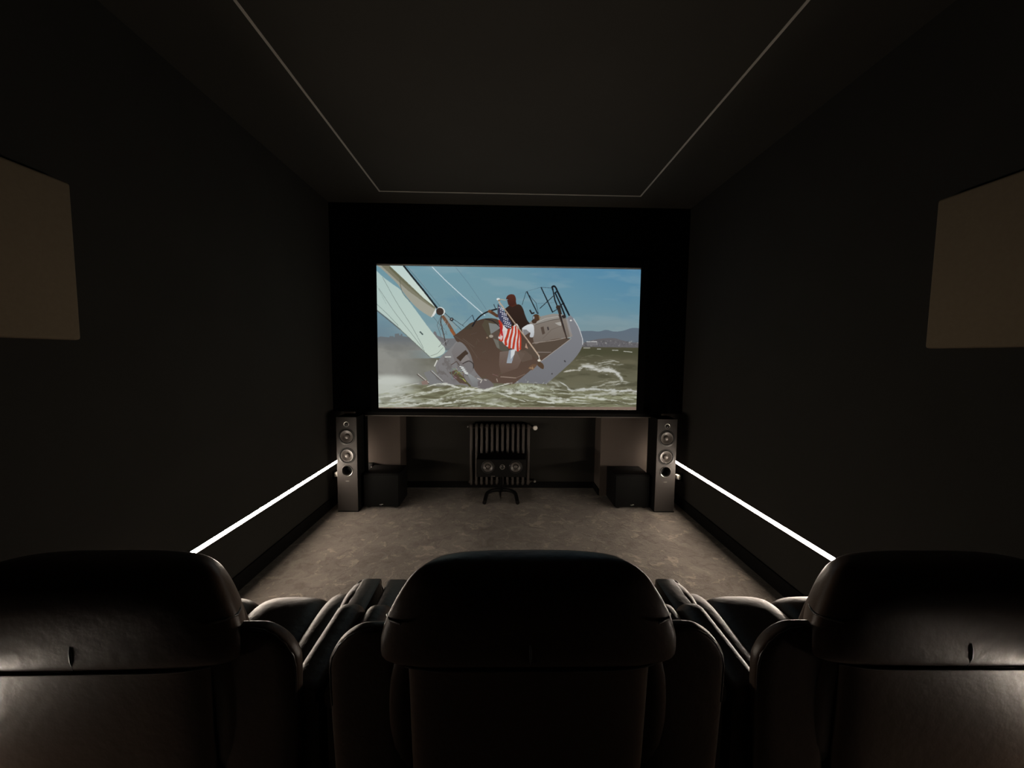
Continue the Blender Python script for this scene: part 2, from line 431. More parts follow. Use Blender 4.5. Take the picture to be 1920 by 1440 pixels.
    poly(curve([(96, 73), (190, 160), (270, 235), (330, 280), (400, 330), (452, 362)], 5) + [(462, 352), (400, 300), (300, 205), (155, 73)], (118, 116, 98), (128, 126, 108))
    poly(curve([(150, 90), (230, 170), (310, 240), (380, 300), (440, 350)], 5) + [(462, 352), (400, 300), (300, 205), (155, 73)], (98, 98, 76), (112, 112, 92))
    line(curve([(222, 150), (226, 210), (245, 265), (290, 315)]), 3, (88, 92, 80))
    poly([(152, 73), (246, 73), (330, 180), (456, 350), (380, 290), (260, 175)], (186, 205, 202), (205, 216, 204))
    line([(246, 73), (300, 142), (380, 240), (470, 356)], 12, (30, 36, 40)); line([(262, 73), (380, 210), (490, 345)], 2.5, (80, 100, 108)); line([(275, 78), (330, 135), (400, 230)], 3, (128, 150, 160))
    poly([(462, 357), (428, 421), (446, 412), (462, 388)], (214, 216, 212))
    # stays
    line([(436, 80), (520, 165), (640, 275), (790, 405)], 5.5, (196, 210, 216)); line([(595, 84), (680, 190), (800, 365)], 2.5, (92, 118, 132)); line([(700, 275), (790, 385), (840, 430)], 1.5, (105, 130, 140))
    line([(440, 100), (560, 240), (620, 330)], 1.2, (130, 155, 162))
    # gooseneck end and strut
    disc(494, 378, 30, 27, (206, 212, 210), 1, .7); disc(489, 380, 26, 25, (62, 50, 44), 1, .7)
    line([(500, 405), (492, 450), (510, 520), (530, 610)], 7, (72, 68, 66)); line([(520, 405), (596, 490)], 14, (135, 150, 152)); line([(505, 408), (545, 465), (590, 540)], 20, (112, 82, 62)); line([(560, 500), (590, 545)], 16, (140, 84, 50))
    line([(500, 400), (470, 470), (500, 560)], 3, (90, 96, 98)); line([(520, 390), (560, 425)], 4, (60, 58, 58)); disc(567, 432, 13, 12, (46, 44, 46)); disc(566, 431, 5, 5, (150, 150, 146))
    line([(575, 428), (650, 480)], 3, (50, 52, 54)); line([(568, 442), (630, 500)], 3, (50, 52, 54)); line([(440, 410), (480, 460), (520, 500)], 2, (74, 80, 84))
    for k in range(26):
        px, py = 480 + rng.rand() * 70, 430 + rng.rand() * 180
        line([(px, py), (px + rng.randn() * 12, py + 10 + rng.rand() * 26)], 3, (rng.randint(70, 170),) * 3, .8)
    # --- hull, near side in the spray
    poly(curve([(455, 745), (470, 715), (500, 680), (560, 625), (610, 575), (650, 590), (690, 640), (735, 720), (800, 830), (840, 880), (790, 905), (720, 895), (560, 880), (480, 830)], 5), (128, 126, 126), (118, 115, 115))
    poly([(380, 790), (440, 770), (520, 860), (420, 870)], (120, 120, 120))
    line([(470, 705), (452, 745)], 8, (198, 198, 190)); line([(520, 685), (560, 685)], 7, (196, 198, 192))
    blend(ss(.55, .7, fbm(40, 24, .8, 41)) * ss(450, 470, xx) * ss(700, 640, xx + (yy - 800)) * ss(640, 700, yy) * ss(870, 820, yy) * .5, (92, 86, 82))
    # --- dark cockpit
    poly(curve([(578, 545), (640, 500), (690, 460), (740, 440), (800, 425), (870, 430), (940, 470), (1080, 470), (1130, 560), (1380, 560), (1290, 630), (1170, 715), (1080, 790), (985, 866), (900, 862), (840, 858), (770, 830), (720, 770), (700, 700), (650, 620), (600, 580)], 5), (74, 60, 50), (92, 74, 64))
    poly([(690, 458), (712, 470), (700, 500), (640, 500)], (70, 62, 52)); poly([(790, 432), (850, 455), (880, 540), (820, 560), (770, 470)], (80, 72, 58))
    poly([(815, 455), (905, 470), (895, 490), (830, 530)], (120, 122, 120)); poly([(830, 530), (880, 500), (900, 545), (880, 590), (840, 560)], (86, 74, 66))
    poly([(845, 560), (900, 580), (940, 650), (900, 640), (870, 620)], (108, 106, 98)); poly([(880, 560), (930, 600), (960, 660), (890, 640)], (84, 80, 70))
    poly([(890, 650), (980, 640), (1060, 660), (1010, 760), (900, 800), (885, 740)], (112, 98, 90), (94, 76, 66)); poly([(1000, 640), (1100, 640), (1110, 700), (1040, 720)], (96, 82, 72), a=.8)
    poly([(1130, 575), (1370, 562), (1250, 650), (1140, 700), (1060, 640)], (84, 72, 62))
    line([(1135, 653), (1235, 652)], 5, (128, 116, 110)); line([(895, 818), (1000, 826)], 6, (142, 124, 112)); line([(1000, 826), (1060, 800)], 4, (120, 100, 88)); line([(580, 540), (680, 600), (740, 690)], 4, (92, 78, 68))
    line([(640, 560), (720, 620)], 3, (96, 84, 74)); line([(840, 800), (880, 815)], 3, (120, 102, 92)); line([(868, 830), (874, 850)], 6, (150, 136, 124))
    for k in range(40):
        px, py = 620 + rng.rand() * 420, 520 + rng.rand() * 330
        line([(px, py), (px + rng.randn() * 22, py + rng.rand() * 26)], 4, (rng.randint(66, 112), rng.randint(56, 94), rng.randint(48, 84)), .35)
    # steering wheel
    line(curve([(705, 480), (730, 440), (765, 405), (810, 380), (870, 362)]), 10, (34, 34, 36)); line(curve([(790, 430), (840, 440), (890, 480)]), 6, (40, 38, 38)); line([(706, 402), (722, 450)], 5, (44, 52, 60)); line([(640, 470), (704, 404)], 3, (70, 84, 94)); line([(850, 330), (862, 358)], 5, (50, 60, 68))
    disc(832, 545, 14, 10, (170, 160, 148), .8); disc(805, 555, 6, 6, (140, 120, 100))
    # grey fenders and lines on the lower left
    poly(curve([(565, 650), (600, 590), (640, 592), (690, 660), (715, 750), (700, 780), (640, 740), (590, 720)], 5), (122, 120, 120), (112, 104, 102)); poly([(598, 690), (660, 638), (680, 660), (625, 715)], (66, 54, 46)); poly([(625, 715), (665, 668), (690, 700), (650, 730)], (130, 124, 122))
    line(curve([(640, 730), (680, 712), (710, 730), (712, 760)]), 6, (60, 54, 52)); poly(curve([(650, 730), (690, 722), (710, 745), (700, 790), (670, 780)], 4), (116, 112, 112))
    line([(560, 740), (600, 715), (640, 770), (650, 850)], 5, (84, 72, 66)); poly([(550, 790), (600, 770), (650, 820), (680, 870), (620, 860)], (88, 72, 62)); line([(600, 790), (690, 880)], 12, (84, 80, 56)); line([(640, 830), (660, 850)], 5, (176, 172, 96))
    for k in range(14): line([(560 + rng.rand() * 90, 740 + rng.rand() * 90), (570 + rng.rand() * 90, 750 + rng.rand() * 90)], 3, (rng.randint(90, 190), rng.randint(85, 170), rng.randint(80, 150)), .7)
    for k, (px, py) in enumerate(((633, 752), (642, 764), (650, 776), (660, 788), (668, 798))):
        line([(px - 14, py - 4), (px + 12, py + 4)], 8, (196, 198, 196)); line([(px - 14, py + 4), (px + 14, py + 12)], 4, (86, 84, 84))
    poly(curve([(672, 800), (700, 805), (760, 860), (730, 882), (710, 880)], 4), (140, 142, 142), (116, 116, 116)); poly(curve([(740, 850), (790, 830), (830, 850), (850, 880), (800, 903), (745, 896)], 4), (108, 102, 102)); line([(738, 828), (770, 840), (760, 858)], 7, (178, 172, 166)); line([(785, 838), (800, 842)], 5, (188, 180, 170))
    # --- white topsides on the right
    hull = curve([(1366, 402), (1388, 425), (1420, 480), (1448, 560), (1452, 590), (1440, 630), (1400, 690), (1330, 760), (1205, 868)], 6) + [(1080, 862), (985, 866)] + curve([(985, 866), (1080, 790), (1165, 718), (1280, 632), (1372, 562)], 5) + [(1350, 480), (1336, 432)]
    poly(hull, (124, 126, 132), (112, 112, 116)); line(curve([(1388, 425), (1420, 480), (1447, 555), (1451, 600)]), 5, (190, 192, 194)); line(curve([(1165, 716), (1280, 630), (1372, 560)]), 4, (158, 150, 144))
    line([(1326, 708), (1332, 716)], 9, (66, 64, 66)); disc(1243, 798, 5, 5, (70, 66, 66)); disc(1370, 438, 7, 5, (208, 208, 204))
    # cabin side
    poly(curve([(1082, 462), (1140, 420), (1220, 405), (1310, 400), (1340, 430), (1360, 500), (1378, 546), (1290, 560), (1180, 580), (1125, 595), (1110, 520)], 4), (128, 120, 112), (112, 102, 94))
    poly([(1090, 450), (1150, 415), (1250, 392), (1330, 400), (1340, 420), (1220, 440), (1130, 468)], (140, 136, 130)); line([(1130, 466), (1230, 438), (1340, 420)], 4, (84, 76, 70)); line([(1120, 460), (1200, 425), (1330, 404)], 3, (176, 172, 166))
    poly([(1165, 485), (1185, 478), (1196, 525), (1178, 535)], (82, 70, 62)); poly([(1208, 484), (1218, 480), (1224, 500), (1214, 506)], (62, 56, 56)); poly([(1260, 455), (1310, 446), (1305, 475), (1285, 470)], (162, 158, 152)); line([(1110, 592), (1260, 572), (1372, 548)], 4, (150, 138, 128)); line([(1180, 560), (1240, 500), (1320, 470)], 3, (104, 94, 86))
    poly([(1336, 430), (1350, 425), (1382, 545), (1365, 550)], (150, 146, 144), a=.6)
    # pushpit rails
    K = (24, 26, 30)
    line([(1072, 243), (1145, 392)], 7, K); line([(1168, 214), (1246, 382)], 8, K); line([(1246, 220), (1262, 300), (1290, 372), (1342, 560)], 9, (30, 30, 32)); line(curve([(1248, 232), (1244, 214), (1256, 208), (1268, 218), (1290, 265), (1358, 402)]), 12, K); line([(1262, 250), (1300, 330), (1330, 405)], 10, K)
    line([(1262, 252), (1276, 244)], 8, K); line([(1300, 335), (1322, 322)], 8, K); line([(1072, 243), (1168, 214)], 2, (78, 96, 108)); line([(1168, 216), (1246, 220)], 2.5, (60, 74, 84)); line([(1068, 246), (1040, 335)], 3, (44, 50, 56)); line([(1082, 262), (1135, 320), (1152, 395)], 3, (50, 60, 68)); line([(1160, 358), (1250, 275)], 5, (34, 38, 42)); line([(1145, 325), (1260, 318)], 2, (90, 108, 118)); line([(1010, 262), (1072, 243)], 1.5, (104, 130, 140))
    disc(1285, 350, 16, 14, (58, 44, 32)); poly([(1270, 340), (1296, 336), (1310, 395), (1290, 400)], (52, 42, 36)); line([(1250, 380), (1290, 355)], 5, (36, 38, 42)); line([(1290, 400), (1342, 560)], 8, (64, 52, 46)); disc(1322, 412, 16, 10, (44, 40, 42))
    # winch
    line([(1092, 368), (1106, 392), (1120, 388)], 10, (38, 34, 34)); disc(1136, 420, 26, 24, (76, 54, 38)); disc(1122, 445, 18, 14, (66, 50, 40)); disc(1118, 420, 6, 10, (138, 150, 156)); line([(1155, 405), (1160, 430)], 5, (150, 130, 100))
    # --- helmsman, seen from behind
    poly(curve([(820, 366), (835, 372), (870, 395), (890, 410), (870, 418), (838, 398), (812, 384)], 4), (86, 58, 42)); disc(822, 378, 13, 10, (110, 72, 50))
    poly(curve([(925, 362), (945, 345), (960, 335), (1000, 330), (1030, 335), (1048, 362), (1060, 400), (1076, 440), (1078, 465), (1060, 490), (1020, 500), (980, 480), (950, 440), (925, 390)], 5), (52, 38, 32), (44, 33, 28)); poly([(940, 300), (946, 332), (975, 350), (1005, 335), (996, 300)], (74, 42, 32))
    poly(curve([(932, 292), (945, 270), (968, 262), (988, 268), (998, 290), (998, 318), (985, 335), (960, 338), (948, 320), (946, 298)], 4), (82, 46, 36), (64, 36, 30)); line([(932, 293), (950, 290)], 6, (66, 36, 30))
    line([(1040, 400), (1062, 430), (1090, 468)], 14, (46, 36, 32)); poly(curve([(1040, 490), (1075, 468), (1108, 463), (1120, 480), (1122, 530), (1112, 552), (1092, 548), (1096, 520), (1070, 530), (1048, 540)], 4), (206, 210, 212), (176, 180, 184)); poly([(1046, 500), (1070, 500), (1092, 520), (1050, 545)], (128, 126, 126))
    # --- ensign
    poly(curve([(884, 430), (900, 455), (905, 490), (895, 530), (882, 555), (892, 520), (890, 470)], 4), (176, 40, 42)); poly(curve([(878, 420), (905, 460), (940, 495), (960, 500), (1000, 460), (1022, 490), (1030, 540), (1034, 600), (1024, 640), (1000, 644), (975, 628), (950, 620), (925, 605), (905, 580), (880, 555), (895, 520), (900, 470)], 4), (214, 210, 208), (196, 190, 190), (0, 1))
    RD = (178, 58, 38)
    for pts, w0, w1 in (([(888, 440), (905, 480), (890, 545)], 14, 12), ([(912, 545), (905, 575), (890, 568)], 8, 12), ([(952, 498), (942, 540), (930, 575), (932, 600)], 16, 18), ([(978, 480), (972, 520), (960, 570), (955, 620)], 12, 17), ([(996, 478), (998, 520), (990, 560), (980, 630)], 10, 16), ([(1012, 480), (1016, 540), (1010, 590), (1012, 640)], 8, 16), ([(1022, 500), (1030, 560), (1028, 630)], 8, 12)):
        line(curve(pts), w0, RD, 1, w1)
    poly([(895, 530), (915, 505), (930, 510), (915, 545), (900, 575), (884, 556)], (206, 176, 176), a=.7); poly([(878, 400), (885, 440), (905, 490), (915, 545), (900, 540), (890, 480)], (170, 34, 40), a=.9)
    poly(curve([(880, 325), (888, 340), (910, 365), (930, 395), (950, 425), (968, 455), (962, 480), (950, 492), (930, 482), (905, 455), (885, 425), (876, 395), (876, 350)], 4), (58, 60, 92), (66, 68, 88))
    for row in range(9):
        for cidx in range(5):
            px = 886 + cidx * 12 + row * 5.4 + (6 if row % 2 else 0) - (4 if row > 6 else 0); py = 352 + row * 15 + cidx * 4.5
            mx_ = 30 + row * 8.5
            if px < 886 + row * 5.0 + 44 and px > 878 and py < 486 and (px - 876) < mx_ + 10 and 325 + (px - 880) * 1.38 < py + 6: disc(px, py, 4.6, 3.8, (206, 206, 214))
    poly([(936, 726), (952, 640), (985, 630), (990, 660), (970, 726)], (128, 138, 150), (150, 158, 166)); poly([(965, 640), (995, 632), (988, 670), (964, 700)], (200, 204, 206)); poly([(1060, 620), (1068, 590), (1080, 630)], (170, 140, 122))
    line([(884, 312), (896, 330)], 10, (176, 172, 166)); disc(880, 296, 11, 8, (212, 216, 216)); disc(886, 304, 8, 6, (150, 130, 104)); line([(893, 296), (930, 302)], 5, (168, 160, 140)); line([(878, 330), (882, 400)], 5, (72, 66, 62))
    line([(888, 318), (920, 360), (1000, 470), (1080, 575), (1156, 680)], 8.5, (178, 158, 138)); line([(920, 364), (1000, 474), (1080, 579)], 2.5, (120, 96, 80)); line([(1152, 675), (1158, 700)], 4, (210, 206, 196)); disc(1156, 708, 11, 8, (206, 202, 190))
    poly(curve([(1142, 740), (1155, 718), (1175, 725), (1188, 745), (1184, 766), (1165, 760)], 4), (84, 66, 50)); poly(curve([(1080, 760), (1110, 735), (1140, 740), (1110, 775)], 4), (104, 80, 62))
    for k in range(8): line([(1085 + rng.rand() * 30, 745 + rng.rand() * 20), (1095 + rng.rand() * 30, 752 + rng.rand() * 20)], 3, (158, 130, 100), .8)
    # oars / struts in the spray
    line([(335, 800), (412, 862)], 9, (92, 84, 78)); line([(340, 798), (414, 858)], 4, (196, 194, 186)); line([(425, 778), (505, 852)], 8, (96, 92, 90)); line([(430, 776), (508, 848)], 4, (186, 186, 180))
    poly([(360, 850), (400, 840), (410, 868), (370, 872)], (132, 112, 104))
    # --- foaming water in front
    crest = 868 + 26 * (fbm(170, 1000, 0, 51, 3) - .5) * 2 + 20 * ss(520, 820, xx) * ss(1000, 840, xx) + 10 * np.sin(xx / 60)
    below = ss(-3, 5, yy - crest) * ss(1330, 1180, xx + (yy - 900) * .2)
    below = np.maximum(below, ss(900, 935, yy))
    blend(below * ss(840, 880, yy) * .92, (116, 116, 92))
    sw = fbm(190, 26, .04, 61); blend(below * ss(.5, .72, sw) * .6, (138, 138, 110)); blend(below * ss(.48, .28, sw) * .7, (86, 82, 62))
    def foam(cx, cy, rx, ry, a, col=(196, 198, 190), seed=0, th=.42, ang=0.0):
        x0, x1 = max(0, int(cx - rx - ry)), min(W_, int(cx + rx + ry)); y0, y1 = max(0, int(cy - ry - rx * abs(math.sin(ang)))), min(H_, int(cy + ry + rx * abs(math.sin(ang))))
        c, s = math.cos(ang), math.sin(ang); X = xx[y0:y1, x0:x1] - cx; Y = yy[y0:y1, x0:x1] - cy
        d = np.sqrt(((X * c + Y * s) / rx) ** 2 + ((-X * s + Y * c) / ry) ** 2)
        mk = (ss(1.0, .25, d) * ss(th, th + .28, NZ_[seed % 3][y0:y1, x0:x1]) * a)[..., None]
        sub = img[y0:y1, x0:x1]; sub[:] = sub * (1 - mk) + np.asarray(col, np.float32) * mk
    NZ_ = [fbm(90, 20, .06, 101), fbm(60, 22, -.15, 111), fbm(40, 16, .2, 121)]
    NB = fbm(26, 12, 0, 131, 4)
    def swash(pts, w, a, col=(192, 194, 184), rag=1.2, th=.0):
        # ragged streak of foam along a path
        pts = curve(pts, 8)
        x0 = max(0, int(min(p[0] for p in pts) - w * 2)); x1 = min(W_, int(max(p[0] for p in pts) + w * 2)); y0 = max(0, int(min(p[1] for p in pts) - w * 2)); y1 = min(H_, int(max(p[1] for p in pts) + w * 2))
        if x1 <= x0 or y1 <= y0: return
        X, Y = xx[y0:y1, x0:x1], yy[y0:y1, x0:x1]; D = np.full(X.shape, 1e9, np.float32); n = len(pts) - 1
        for i in range(n):
            (ax, ay), (bx_, by) = pts[i], pts[i + 1]; dx, dy = bx_ - ax, by - ay; L2 = dx * dx + dy * dy + 1e-9
            t = np.clip(((X - ax) * dx + (Y - ay) * dy) / L2, 0, 1)
            tp = math.sin(math.pi * min(1, max(0, (i + .5) / n))) ** .5
            D = np.minimum(D, np.hypot(X - ax - t * dx, (Y - ay - t * dy)) / max(.2, tp))
        mk = (ss(1.0, .1, D / w + (NB[y0:y1, x0:x1] - .5) * 2 * rag + th) * a)[..., None]
        sub = img[y0:y1, x0:x1]; sub[:] = sub * (1 - mk) + np.asarray(col, np.float32) * mk
    blend(ss(420, 90, xx) * ss(800, 850, yy) * .45, (176, 180, 172)); foam(150, 845, 230, 60, .95, (188, 192, 184), 0, .12); foam(140, 905, 260, 66, .85, (186, 190, 182), 1, .22); foam(170, 990, 280, 60, .8, (188, 192, 186), 0, .28)
    for k in range(150):
        py = 890 + 140 * rng.rand(); px = 60 + 1780 * rng.rand(); ln = 40 + 150 * rng.rand() ** 2
        sl = (-.22 if px < 820 else .14 if px < 1250 else .04) * (1 - (py - 890) / 220) + rng.randn() * .06
        if px > 1230 and py < 925: continue
        b_ = rng.randn() * 7; tone = rng.rand()
        col = (196, 198, 188) if tone > .45 else (152, 154, 132) if tone > .2 else (80, 78, 58)
        swash([(px - ln, py - ln * sl), (px - ln * .3, py - ln * .3 * sl + b_), (px + ln * .3, py + ln * .3 * sl + b_), (px + ln, py + ln * sl)], 3.5 + 6.5 * rng.rand(), .55 + .4 * rng.rand(), col, 1.1)
    # crest of the bow wave and the boil under the hull
    swash([(400, 885), (470, 866), (540, 868), (620, 890), (720, 905), (800, 908), (850, 892), (930, 868), (975, 860)], 12, .95, (200, 202, 192), .9)
    swash([(380, 1000), (520, 960), (700, 925), (850, 905)], 8, .8); swash([(860, 905), (1000, 925), (1130, 950), (1300, 965), (1500, 985)], 9, .85); swash([(880, 925), (960, 955), (1060, 985)], 8, .8)
    foam(1090, 895, 160, 42, .9, (172, 178, 160), 2, .30); foam(900, 905, 110, 40, .7, (176, 180, 160), 2, .36); foam(880, 985, 90, 40, .5, (190, 192, 184), 1, .36); foam(1255, 872, 70, 42, .75, (172, 174, 162), 2, .38)
    for k in range(60):
        an = rng.rand() * math.pi; px, py = 1090 + rng.randn() * 80, 895 + rng.randn() * 20
        swash([(px, py), (px + 12 * math.cos(an), py - 10 * math.sin(an)), (px + 20 * math.cos(an), py - 12 * math.sin(an))], 3, .7, (190, 194, 178) if rng.rand() > .35 else (110, 112, 90), .6)
    # breaking wave on the right
    swash([(1320, 786), (1370, 776), (1430, 770), (1455, 748)], 8, .9, (186, 184, 174), 1.0)
    swash([(1420, 768), (1455, 745), (1520, 752), (1580, 768), (1640, 776), (1690, 800), (1722, 840)], 34, .85, (178, 178, 170), .9); swash([(1450, 748), (1510, 756), (1570, 775), (1620, 770), (1680, 795), (1715, 830)], 18, .9, (192, 192, 186), .9)
    swash([(1540, 735), (1590, 722), (1650, 712), (1700, 718)], 8, .7, (174, 174, 164)); swash([(1560, 742), (1630, 730), (1690, 738), (1730, 734)], 7, .7, (170, 170, 160)); swash([(1580, 708), (1630, 704), (1680, 714)], 5, .6, (160, 160, 150))
    swash([(1510, 886), (1570, 880), (1620, 858), (1700, 848), (1780, 858)], 9, .75, (172, 172, 160)); swash([(1610, 880), (1690, 868), (1770, 862)], 6, .6, (160, 160, 148)); swash([(1520, 860), (1600, 845), (1650, 848)], 5, .5, (150, 148, 134)); swash([(1690, 820), (1720, 846), (1680, 872)], 8, .6, (176, 176, 168))
    swash([(1290, 850), (1340, 880), (1372, 912), (1450, 905), (1540, 902), (1640, 912), (1720, 914), (1760, 920)], 13, .9, (188, 190, 184), .9); swash([(1700, 920), (1770, 908), (1830, 926)], 14, .9, (192, 192, 188), .8); swash([(1480, 945), (1600, 932), (1720, 936)], 12, .75, (176, 176, 166)); swash([(1360, 962), (1460, 952), (1580, 968)], 10, .7)
    for k in range(22):
        px, py = 1240 + 560 * rng.rand(), 660 + 240 * rng.rand(); ln = 20 + 60 * rng.rand()
        if px < 1440 - (py - 700) * .9: continue
        swash([(px - ln, py + rng.randn() * 3), (px, py + rng.randn() * 4), (px + ln, py + rng.randn() * 4)], 4, .45, (136, 134, 114) if rng.rand() > .4 else (62, 60, 42), 1)
    for (a_, b_) in (((1455, 624), (1500, 624)), ((1548, 630), (1572, 631)), ((1650, 638), (1690, 640)), ((1728, 646), (1786, 652))): line([a_, b_], 5, (190, 190, 182), .8)
    # last rows: bare screen below the picture, projector spill painted on as a dim glow
    yb = 1022 + (xx - 70) * 0.0005
    blend(ss(-1, 1, yy - yb), (124, 106, 94)); 
    return np.clip(img, 0, 255) / 255.0

def screen():
    x0, x1, z0, z1 = -1.268, 1.366, 1.018, 2.437
    yS = YS - 0.030
    t = thing('projection_screen', 'lit projection screen showing a heeling sailboat with a striped flag', 'screen', ((x0 + x1) / 2, yS, z0))
    w2, hh = (x1 - x0) / 2, z1 - z0
    pic = film_picture()
    NX, NZ = 860, 464
    # the drawing's corners (its own units) for the four corners of the picture
    q = {'tl': (66, 73), 'tr': (1845, 93), 'br': (1815, 1043), 'bl': (77, 1027)}
    src = np.array([(0, 1), (1, 1), (1, 0), (0, 0)], float); dst = np.array([q['tl'], q['tr'], q['br'], q['bl']], float)
    A = []; B = []
    for (a, b), (c, d) in zip(src, dst):
        A.append([a, b, 1, 0, 0, 0, -a * c, -b * c]); B.append(c); A.append([0, 0, 0, a, b, 1, -a * d, -b * d]); B.append(d)
    h = np.append(np.linalg.solve(np.array(A), np.array(B)), 1).reshape(3, 3)
    U, V = np.meshgrid(np.linspace(0, 1, NX), np.linspace(0, 1, NZ))
    den = h[2, 0] * U + h[2, 1] * V + 1
    PX = (h[0, 0] * U + h[0, 1] * V + h[0, 2]) / den; PY = (h[1, 0] * U + h[1, 1] * V + h[1, 2]) / den
    # 2 x 2 box average of the drawing (it is about twice as fine as the mesh)
    col = np.zeros((NZ, NX, 3))
    for ox in (-0.5, 0.5):
        for oy in (-0.5, 0.5):
            I = np.clip((PX + ox).astype(int), 0, 1919); J = np.clip((PY + oy).astype(int), 0, 1086); col += pic[J, I] / 4
    lin_ = np.where(col <= 0.04045, col / 12.92, ((col + 0.055) / 1.055) ** 2.4)
    me = bpy.data.meshes.new('picture')
    co = np.stack([(U * 2 - 1) * w2, np.full_like(U, -0.0015), V * hh], -1).reshape(-1, 3)
    nf = (NX - 1) * (NZ - 1)
    idx = np.arange(NX * NZ).reshape(NZ, NX)
    quads = np.stack([idx[:-1, :-1], idx[:-1, 1:], idx[1:, 1:], idx[1:, :-1]], -1).reshape(-1)
    me.vertices.add(NX * NZ); me.vertices.foreach_set('co', co.ravel())
    me.loops.add(nf * 4); me.loops.foreach_set('vertex_index', quads)
    me.polygons.add(nf); me.polygons.foreach_set('loop_start', np.arange(nf) * 4)
    at = me.color_attributes.new('film', 'FLOAT_COLOR', 'POINT')
    at.data.foreach_set('color', np.concatenate([lin_.reshape(-1, 3), np.ones((NX * NZ, 1))], 1).ravel())
    me.update()
    mt = bpy.data.materials.new('film_picture'); mt.use_nodes = True; nt = mt.node_tree
    for n in list(nt.nodes): nt.nodes.remove(n)
    o_ = nt.nodes.new('ShaderNodeOutputMaterial'); e_ = nt.nodes.new('ShaderNodeEmission'); a_ = nt.nodes.new('ShaderNodeAttribute'); a_.attribute_name = 'film'
    nt.links.new(a_.outputs['Color'], e_.inputs['Color']); nt.links.new(e_.outputs[0], o_.inputs['Surface']); e_.inputs['Strength'].default_value = 1.0
    me.materials.append(mt)
    p = bpy.data.objects.new('picture', me); C.objects.link(p); p.parent = t
    obj('fabric', bx(-w2, w2, 0.0, 0.006, -0.004, hh + 0.016), M['fabric'], t)
    b = 0.075
    for nm, a in (('frame_bar', (-w2 - b, w2 + b, -0.006, 0.028, hh + 0.016, hh + 0.016 + b)), ('frame_bar', (-w2 - b, w2 + b, -0.006, 0.028, -0.004 - 0.036, -0.004)),
                  ('frame_bar', (-w2 - b, -w2, -0.006, 0.028, -0.004, hh + 0.016)), ('frame_bar', (w2, w2 + b, -0.006, 0.028, -0.004, hh + 0.016))):
        obj(nm, bx(*a, 0.003), M['velvet'], t)
screen()

# ------------------------------------------------------------------ tower speakers
def driver(parent, name, x, z, y, R):
    w_ = obj(name, lathe([(R * 1.12, 0.0), (R * 1.12, 0.004), (R * 1.08, 0.006), (R * 0.99, 0.006), (R * 0.97, 0.003)], (x, y, z)), M['rubber'], parent, True, 35)
    obj('surround', lathe([(R * 0.98, 0.001), (R * 0.95, 0.007), (R * 0.90, 0.010), (R * 0.85, 0.007), (R * 0.82, 0.001)], (x, y, z)), M['rubber'], w_, True, 60)
    obj('cone', lathe([(R * 0.83, 0.003), (R * 0.80, 0.003), (R * 0.60, -0.006), (R * 0.40, -0.014), (R * 0.34, -0.016)], (x, y, z)), M['cone'], w_, True, 60)
    obj('dust_cap', lathe([(R * 0.37, -0.016), (R * 0.35, -0.009), (R * 0.27, -0.003), (R * 0.15, 0.0005), (R * 0.03, 0.002)], (x, y, z)), M['cone'], w_, True, 70)
    return w_

def hole_baffle(x0, x1, z0, z1, yf, th, holes, k=40):
    """front board with round cut-outs: cells of the board, each cut by one hole"""
    bm = bmesh.new()
    zs = [z0] + [(a[1] + b[1]) / 2 for a, b in zip(holes, holes[1:])] + [z1]
    for (hx, hz, R), za, zb in zip(holes, zs, zs[1:]):
        ring, sq = [], []
        for j in range(k):
            a = 2 * math.pi * (j + 0.5) / k; c, s = math.cos(a), math.sin(a)
            ring.append((hx + R * c, hz + R * s))
            tx = ((x1 - hx) / c if c > 0 else (x0 - hx) / c); tz = ((zb - hz) / s if s > 0 else (za - hz) / s)
            t = min(tx, tz); sq.append((hx + t * c, hz + t * s))
        corners = [(x1, zb), (x0, zb), (x0, za), (x1, za)]
        vi = [bm.verts.new((p[0], yf, p[1])) for p in ring]; vo = [bm.verts.new((p[0], yf, p[1])) for p in sq]
        vb = [bm.verts.new((p[0], yf + th, p[1])) for p in ring]
        for j in range(k):
            n = (j + 1) % k
            p, q = sq[j], sq[n]
            cor = None
            for cx_, cz_ in corners:
                on = lambda pt: (abs(pt[0] - cx_) < 1e-9, abs(pt[1] - cz_) < 1e-9)
                a_, b_ = on(p), on(q)
                if (a_[0] and b_[1] and not a_[1] and not b_[0]) or (a_[1] and b_[0] and not a_[0] and not b_[1]): cor = (cx_, cz_)
            if cor:
                vc = bm.verts.new((cor[0], yf, cor[1])); bm.faces.new((vi[j], vo[j], vc, vo[n], vi[n]))
            else: bm.faces.new((vi[j], vo[j], vo[n], vi[n]))
            bm.faces.new((vi[j], vi[n], vb[n], vb[j]))
    bmesh.ops.recalc_face_normals(bm, faces=bm.faces[:])
    # orient: front faces look towards -y
    for f in bm.faces:
        if abs(f.normal.y) > 0.9 and f.normal.y > 0: f.normal_flip()
    return bm

